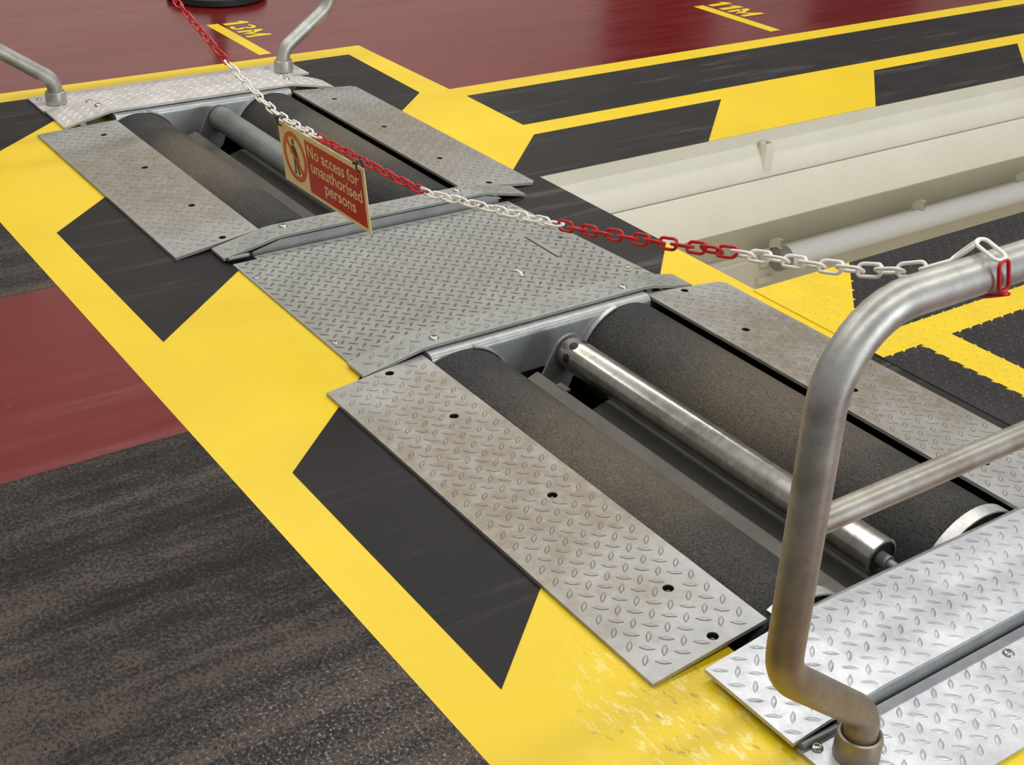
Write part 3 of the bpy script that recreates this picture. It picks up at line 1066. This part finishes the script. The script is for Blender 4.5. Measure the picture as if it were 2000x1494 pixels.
def guard_rail(name, x, mat, label, zb=0.243, foot=(1.250, 2.066), zt=0.745, legs=(1.055, 2.262)):
    ob = thing(name, label, 'guard rail', (x, 1.66, 0))
    path = [(x, foot[0], 0.02), (x, foot[0], 0.084), (x, legs[0] + 0.004, zb), (x, legs[0], zt), (x, legs[1], zt), (x, legs[1] - 0.004, zb),
            (x, foot[1], 0.084), (x, foot[1], 0.02)]
    pts = smooth_path(path, {1: 0.062, 2: 0.085, 3: 0.115, 4: 0.115, 5: 0.085, 6: 0.062})
    bm = bmesh.new()
    tube(bm, pts, 0.0242, 28)
    link('hoop', bm, mat, ob, True, sharp=40)
    bm = bmesh.new()
    tube(bm, [(x, legs[0], 0.470), (x, legs[1], 0.470)], 0.0168, 22)
    link('mid_rail', bm, mat, ob, True, sharp=40)
    for fy in foot:
        bm = bmesh.new()
        lathe_z(bm, [(0.0095, 0.0), (0.0095, 0.0335), (0.040, 0.0335), (0.0475, 0.0315), (0.049, 0.0285), (0.046, 0.0255), (0.040, 0.0245)], x, fy, 36)
        f = link('foot_socket', bm, mat, ob, True, sharp=30)
        bm = bmesh.new()
        sgn = -1 if fy < 1.6 else -1
        tube(bm, [(x - 0.033, fy, 0.026), (x - 0.038, fy, 0.026)], 0.006, 12)
        b = link('set_screw', bm, M['galv_dull'], f)
    return ob


guard_rail('guard_rail', -0.860, M['rail_near'], 'worn grey tubular guard rail hoop standing at the near end of the rollers')
guard_rail('guard_rail', -4.338, M['rail_far'], 'grey tubular guard rail hoop standing at the far end of the rollers', zb=0.222)

# ------------------------------------------------------------------ plastic chain
PITCH = 0.0330
cpts = [(-0.897, 1.282, 0.750), (-0.934, 1.263, 0.728), (-1.036, 1.264, 0.690), (-1.226, 1.267, 0.639), (-1.443, 1.272, 0.580), (-1.678, 1.276, 0.523), (-1.964, 1.282, 0.465),
        (-2.111, 1.285, 0.437), (-2.344, 1.292, 0.420), (-2.560, 1.297, 0.408), (-2.755, 1.300, 0.401), (-2.90, 1.302, 0.420), (-3.064, 1.304, 0.457), (-3.378, 1.310, 0.535),
        (-3.70, 1.317, 0.617), (-4.02, 1.323, 0.698), (-4.30, 1.329, 0.776), (-4.338, 1.33, 0.776)]


def resample(pts, step):
    pts = [Vector(p) for p in pts]
    # smooth the polyline a little, then walk along it
    P = []
    for i in range(len(pts) - 1):
        p0 = pts[max(i - 1, 0)]
        p1, p2 = pts[i], pts[i + 1]
        p3 = pts[min(i + 2, len(pts) - 1)]
        for k in range(12):
            t = k / 12
            P.append(0.5 * ((2 * p1) + (p2 - p0) * t + (2 * p0 - 5 * p1 + 4 * p2 - p3) * t * t + (3 * p1 - p0 - 3 * p2 + p3) * t ** 3))
    P.append(pts[-1])
    out = [P[0]]
    acc = 0.0
    for a, b in zip(P, P[1:]):
        seg = (b - a).length
        while acc + seg >= step:
            t = (step - acc) / seg
            a = a.lerp(b, t)
            out.append(a)
            seg = (b - a).length
            acc = 0.0
        acc += seg
    return out


def link_mesh(name, mat):
    bm = bmesh.new()
    Lh, Wh, r = 0.0125, 0.0082, 0.0025       # straight half length, half width to wire centre, wire radius
    cen = []
    for k in range(9):
        a = -PI / 2 + PI * k / 8
        cen.append((Lh + Wh * math.cos(a), Wh * math.sin(a)))
    for k in range(9):
        a = PI / 2 + PI * k / 8
        cen.append((-Lh + Wh * math.cos(a), Wh * math.sin(a)))
    n = len(cen)
    rings = []
    for i in range(n):
        x0, y0 = cen[i - 1]
        x1, y1 = cen[(i + 1) % n]
        t = Vector((x1 - x0, y1 - y0, 0)).normalized()
        nn = Vector((t.y, -t.x, 0))
        rings.append([bm.verts.new(Vector((cen[i][0], cen[i][1], 0)) + nn * r * math.cos(2 * PI * k / 8) + Vector((0, 0, 1)) * r * math.sin(2 * PI * k / 8)) for k in range(8)])
    for i in range(n):
        a, b = rings[i], rings[(i + 1) % n]
        for k in range(8):
            f = bm.faces.new((a[k], a[(k + 1) % 8], b[(k + 1) % 8], b[k]))
            f.smooth = True
    bmesh.ops.recalc_face_normals(bm, faces=bm.faces[:])
    me = bpy.data.meshes.new(name)
    bm.to_mesh(me)
    bm.free()
    me.materials.append(mat)
    return me


LM = {'red': link_mesh('chain_link_red', M['chain_red']), 'white': link_mesh('chain_link_white', M['chain_white'])}
chain = thing('plastic_chain', 'red and white plastic barrier chain strung between the two guard rails', 'chain', (-0.86, 1.29, 0.745))


def link_matrix(a, b, roll):
    t = (b - a).normalized()
    up = Vector((0, 0, 1)) if abs(t.z) < 0.9 else Vector((0, 1, 0))
    s = up.cross(t).normalized()
    u = t.cross(s)
    m = Matrix((t, s, u)).transposed() @ Matrix.Rotation(roll, 3, 'X')
    m = m.to_4x4()
    m.translation = (a + b) / 2
    return m


links = []
# turns around the near rail: (from, to, roll, colour)
wrap = [((-0.897, 1.282, 0.750), (-0.872, 1.290, 0.7815), 0.15, 'white'), ((-0.873, 1.292, 0.7835), (-0.833, 1.289, 0.7735), 0.2, 'white'),
        ((-0.832, 1.289, 0.772), (-0.829, 1.298, 0.734), 1.6, 'red'), ((-0.827, 1.300, 0.730), (-0.862, 1.310, 0.7105), 0.0, 'red'),
        ((-0.862, 1.311, 0.7105), (-0.897, 1.316, 0.736), 0.0, 'red')]
for a, b, r, c in wrap:
    links.append((link_matrix(Vector(a), Vector(b), r), c))
P = resample(cpts, PITCH)
XB = [(-1.226, 'white'), (-1.660, 'red'), (-2.111, 'white'), (-2.575, 'red'), (-3.064, 'white'), (-3.52, 'red'), (-3.97, 'white'), (-9, 'red')]
for i in range(len(P) - 1):
    xm = (P[i].x + P[i + 1].x) / 2
    colr = next(c for xb, c in XB if xm > xb)
    # the chain twists slowly as it hangs
    tw = 0.45 * math.sin(i * 0.13) + random.uniform(-0.14, 0.14) + (0.35 if xm > -1.3 else 0.0)
    links.append((link_matrix(P[i], P[i + 1], tw + (PI / 2 if i % 2 else 0.0)), colr))
NSOLO = min(100, len(links))
inv = Matrix.Translation(chain.location).inverted()
for m, c in links[:NSOLO]:
    o = bpy.data.objects.new('chain_link', LM[c])
    COL.objects.link(o)
    o.parent = chain
    o.matrix_local = inv @ m
    o['label'] = c + ' plastic link'
rest = links[NSOLO:]
if rest:
    bm = bmesh.new()
    for m, c in rest:
        b2 = bmesh.new()
        b2.from_mesh(LM[c])
        b2.transform(m)
        for f in b2.faces:
            f.material_index = 0 if c == 'red' else 1
        tmp = bpy.data.meshes.new('tmp')
        b2.to_mesh(tmp)
        b2.free()
        bm.from_mesh(tmp)
        bpy.data.meshes.remove(tmp)
    o = link('chain_links', bm, None, chain, mats=[M['chain_red'], M['chain_white']])
    o['kind'] = 'stuff'

# ------------------------------------------------------------------ sign on the chain
SW, SH = 0.420, 0.146
TL = Vector((-2.753, 1.2885, 0.397))
TR = Vector((-2.338, 1.2805, 0.410))
BL = Vector((-2.754, 1.302, 0.2535))
ux = (TR - TL).normalized()
uz = (TL - BL)
uz = (uz - ux * uz.dot(ux)).normalized()
un = uz.cross(ux)
un = ux.cross(uz)                       # away from or towards the viewer
if un.y > 0:
    un = -un
SM = Matrix((ux, uz, un)).transposed().to_4x4()
SM.translation = TL - uz * SH
sign = bpy.data.objects.new('warning_sign', None)
COL.objects.link(sign)
sign.matrix_world = SM
tag(sign, 'red and cream board reading No access for unauthorised persons, hung on the chain', 'sign')


def spart(name, bm, mat, label=None):
    o = link(name, bm, mat)
    o.parent = sign
    if label:
        o['label'] = label
    return o


def solid(bm, poly, z0, z1):
    a = [bm.verts.new((x, y, z0)) for x, y in poly]
    b = [bm.verts.new((x, y, z1)) for x, y in poly]
    n = len(poly)
    for i in range(n):
        bm.faces.new((a[i], a[(i + 1) % n], b[(i + 1) % n], b[i]))
    for t in tessellate_polygon([[Vector((x, y, 0)) for x, y in poly]]):
        bm.faces.new([b[i] for i in t])
        bm.faces.new([a[i] for i in reversed(t)])


bm = bmesh.new()
flat = [(0, 0), (SW, 0), (SW, SH), (0, SH)]
solid(bm, flat, -0.003, 0.0)
spart('board', bm, M['cream'])
bm = bmesh.new()
solid(bm, [(0.137, 0.0085), (SW - 0.011, 0.0085), (SW - 0.011, SH - 0.012), (0.137, SH - 0.012)], 0.0, 0.0004)
spart('red_panel', bm, M['sign_red'], 'dark red panel behind the words')
# prohibition ring and slash
bm = bmesh.new()
cx, cy, ro, ri = 0.073, 0.075, 0.0595, 0.0475
n = 64
A = [bm.verts.new((cx + ro * math.cos(2 * PI * k / n), cy + ro * math.sin(2 * PI * k / n), 0.0006)) for k in range(n)]
B = [bm.verts.new((cx + ri * math.cos(2 * PI * k / n), cy + ri * math.sin(2 * PI * k / n), 0.0006)) for k in range(n)]
for k in range(n):
    bm.faces.new((A[k], A[(k + 1) % n], B[(k + 1) % n], B[k]))
s = math.sin(PI / 4)
w = 0.0052
pa, pb = (cx - 0.049 * s, cy + 0.049 * s), (cx + 0.049 * s, cy - 0.049 * s)
bm.faces.new([bm.verts.new((x, y, 0.0009)) for x, y in ((pa[0] - w * s, pa[1] - w * s), (pa[0] + w * s, pa[1] + w * s), (pb[0] + w * s, pb[1] + w * s), (pb[0] - w * s, pb[1] - w * s))])
spart('prohibition_ring', bm, M['sign_orange'], 'orange red ring with a slash')
# walking figure
bm = bmesh.new()
fig = [[(cx + 0.0065 * math.cos(2 * PI * k / 16) - 0.002, cy + 0.036 + 0.0072 * math.sin(2 * PI * k / 16)) for k in range(16)],
       [(cx - 0.010, cy + 0.026), (cx + 0.004, cy + 0.027), (cx + 0.010, cy + 0.018), (cx + 0.0085, cy - 0.006), (cx - 0.008, cy - 0.006), (cx - 0.0085, cy + 0.012)],
       [(cx - 0.010, cy + 0.026), (cx - 0.0215, cy + 0.008), (cx - 0.0185, cy + 0.004), (cx - 0.006, cy + 0.017)],
       [(cx + 0.005, cy + 0.026), (cx + 0.0185, cy + 0.006), (cx + 0.021, cy - 0.009), (cx + 0.017, cy - 0.009), (cx + 0.013, cy + 0.004), (cx + 0.004, cy + 0.016)],
       [(cx - 0.008, cy - 0.005), (cx + 0.001, cy - 0.005), (cx - 0.002, cy - 0.022), (cx - 0.003, cy - 0.042), (cx - 0.012, cy - 0.043), (cx - 0.0085, cy - 0.024)],
       [(cx - 0.001, cy - 0.005), (cx + 0.0085, cy - 0.005), (cx + 0.011, cy - 0.022), (cx + 0.019, cy - 0.038), (cx + 0.010, cy - 0.042), (cx + 0.003, cy - 0.022)]]
for poly in fig:
    solid(bm, poly, 0.0, 0.00055)
spart('walking_figure', bm, M['sign_black'], 'black walking figure')


def text_mesh(body, size, align):
    cu = bpy.data.curves.new('lettering', 'FONT')
    cu.body = body
    cu.size = size
    cu.align_x = align
    cu.offset = size * 0.006
    cu.extrude = 0.0002
    cu.resolution_u = 3
    o = bpy.data.objects.new('lettering', cu)
    COL.objects.link(o)
    dg = bpy.context.evaluated_depsgraph_get()
    me = bpy.data.meshes.new_from_object(o.evaluated_get(dg))
    bpy.data.objects.remove(o)
    bpy.data.curves.remove(cu)
    return me


for body, right, y, wid in (('No access for', 0.392, 0.098, 0.243), ('unauthorised', 0.400, 0.063, 0.243), ('persons', 0.363, 0.029, 0.146)):
    me = text_mesh(body, 0.044, 'LEFT')
    xs = [v.co.x for v in me.vertices]
    k = wid / (max(xs) - min(xs))
    x0 = min(xs)
    for v in me.vertices:
        v.co.x = right - wid + (v.co.x - x0) * k
        v.co.y = v.co.y * 0.92 + y
        v.co.z = v.co.z + 0.0008
    me.materials.clear()
    me.materials.append(M['cream'])
    o = bpy.data.objects.new('lettering', me)
    COL.objects.link(o)
    o.parent = sign
    o['label'] = 'cream words ' + body

# cable ties
for (px, pz, lab) in ((0.020, SH, 'black cable tie holding the figure end of the sign to the chain'), (SW - 0.016, SH, 'black cable tie holding the lettered end of the sign to the chain')):
    c = SM @ Vector((px, pz, 0))
    bm = bmesh.new()
    loop = []
    for k in range(19):
        a = 2 * PI * k / 18
        loop.append(c + un * (0.0075 * math.cos(a)) + uz * (0.002 + 0.012 * math.sin(a)) + ux * 0.002 * math.sin(2 * a))
    tube(bm, loop, 0.0018, 8, cap=False)
    vs = box(bm, (-0.004, -0.004, -0.003), (0.004, 0.004, 0.003))
    bmesh.ops.translate(bm, verts=vs, vec=c + uz * 0.012 + un * 0.009)
    tube(bm, [c + uz * 0.012 + un * 0.010, c + uz * 0.016 + un * 0.013 + ux * 0.010, c + uz * 0.022 + un * 0.012 + ux * 0.022], 0.0013, 6)
    o = link('cable_tie', bm, M['tie'], None, True, sharp=50)
    tag(o, lab, 'cable tie')

# ------------------------------------------------------------------ black round base at the edge of the view
base = thing('barrier_stand', 'black round rubber base standing on the red floor by the 13M mark', 'stand', (-5.52, 2.33, 0))
bm = bmesh.new()
lathe_z(bm, [(0.0, 0), (0.0, 0.198), (0.006, 0.212), (0.030, 0.212), (0.042, 0.200), (0.060, 0.14), (0.075, 0.05), (0.085, 0.034), (0.16, 0.032), (0.16, 0)], -5.52, 2.33, 48)
link('weighted_base', bm, M['rubber'], base, True, sharp=40)
bm = bmesh.new()
tube(bm, [(-5.52, 2.33, 0.15), (-5.52, 2.33, 0.95)], 0.028, 20)
link('post', bm, M['rubber'], base, True, sharp=40)

# ------------------------------------------------------------------ far wall of the workshop (seen mirrored in the floor)
bm = bmesh.new()
box(bm, (-10.2, -4.0, 0.0), (-10.0, 16.0, 5.0))
struct(link('wall_back', bm, M['wall']), 'white back wall of the workshop')
for i, (y0, y1) in enumerate(((8.1, 9.5), (10.9, 12.6), (-1.5, 2.2))):
    bm = bmesh.new()
    box(bm, (-9.995, y0, 0.01), (-9.94, y1, 3.4))
    for k in range(10):
        box(bm, (-9.94, y0 + 0.02, 0.1 + k * 0.32), (-9.925, y1 - 0.02, 0.36 + k * 0.32))
    struct(link('door_%d' % (i + 1), bm, M['doorgrey']), 'grey door in the back wall')
bm = bmesh.new()
box(bm, (-9.92, 8.74, 0.0), (-9.75, 8.90, 5.0))
struct(link('trim_1', bm, M['rubber']), 'dark post in front of the back wall')
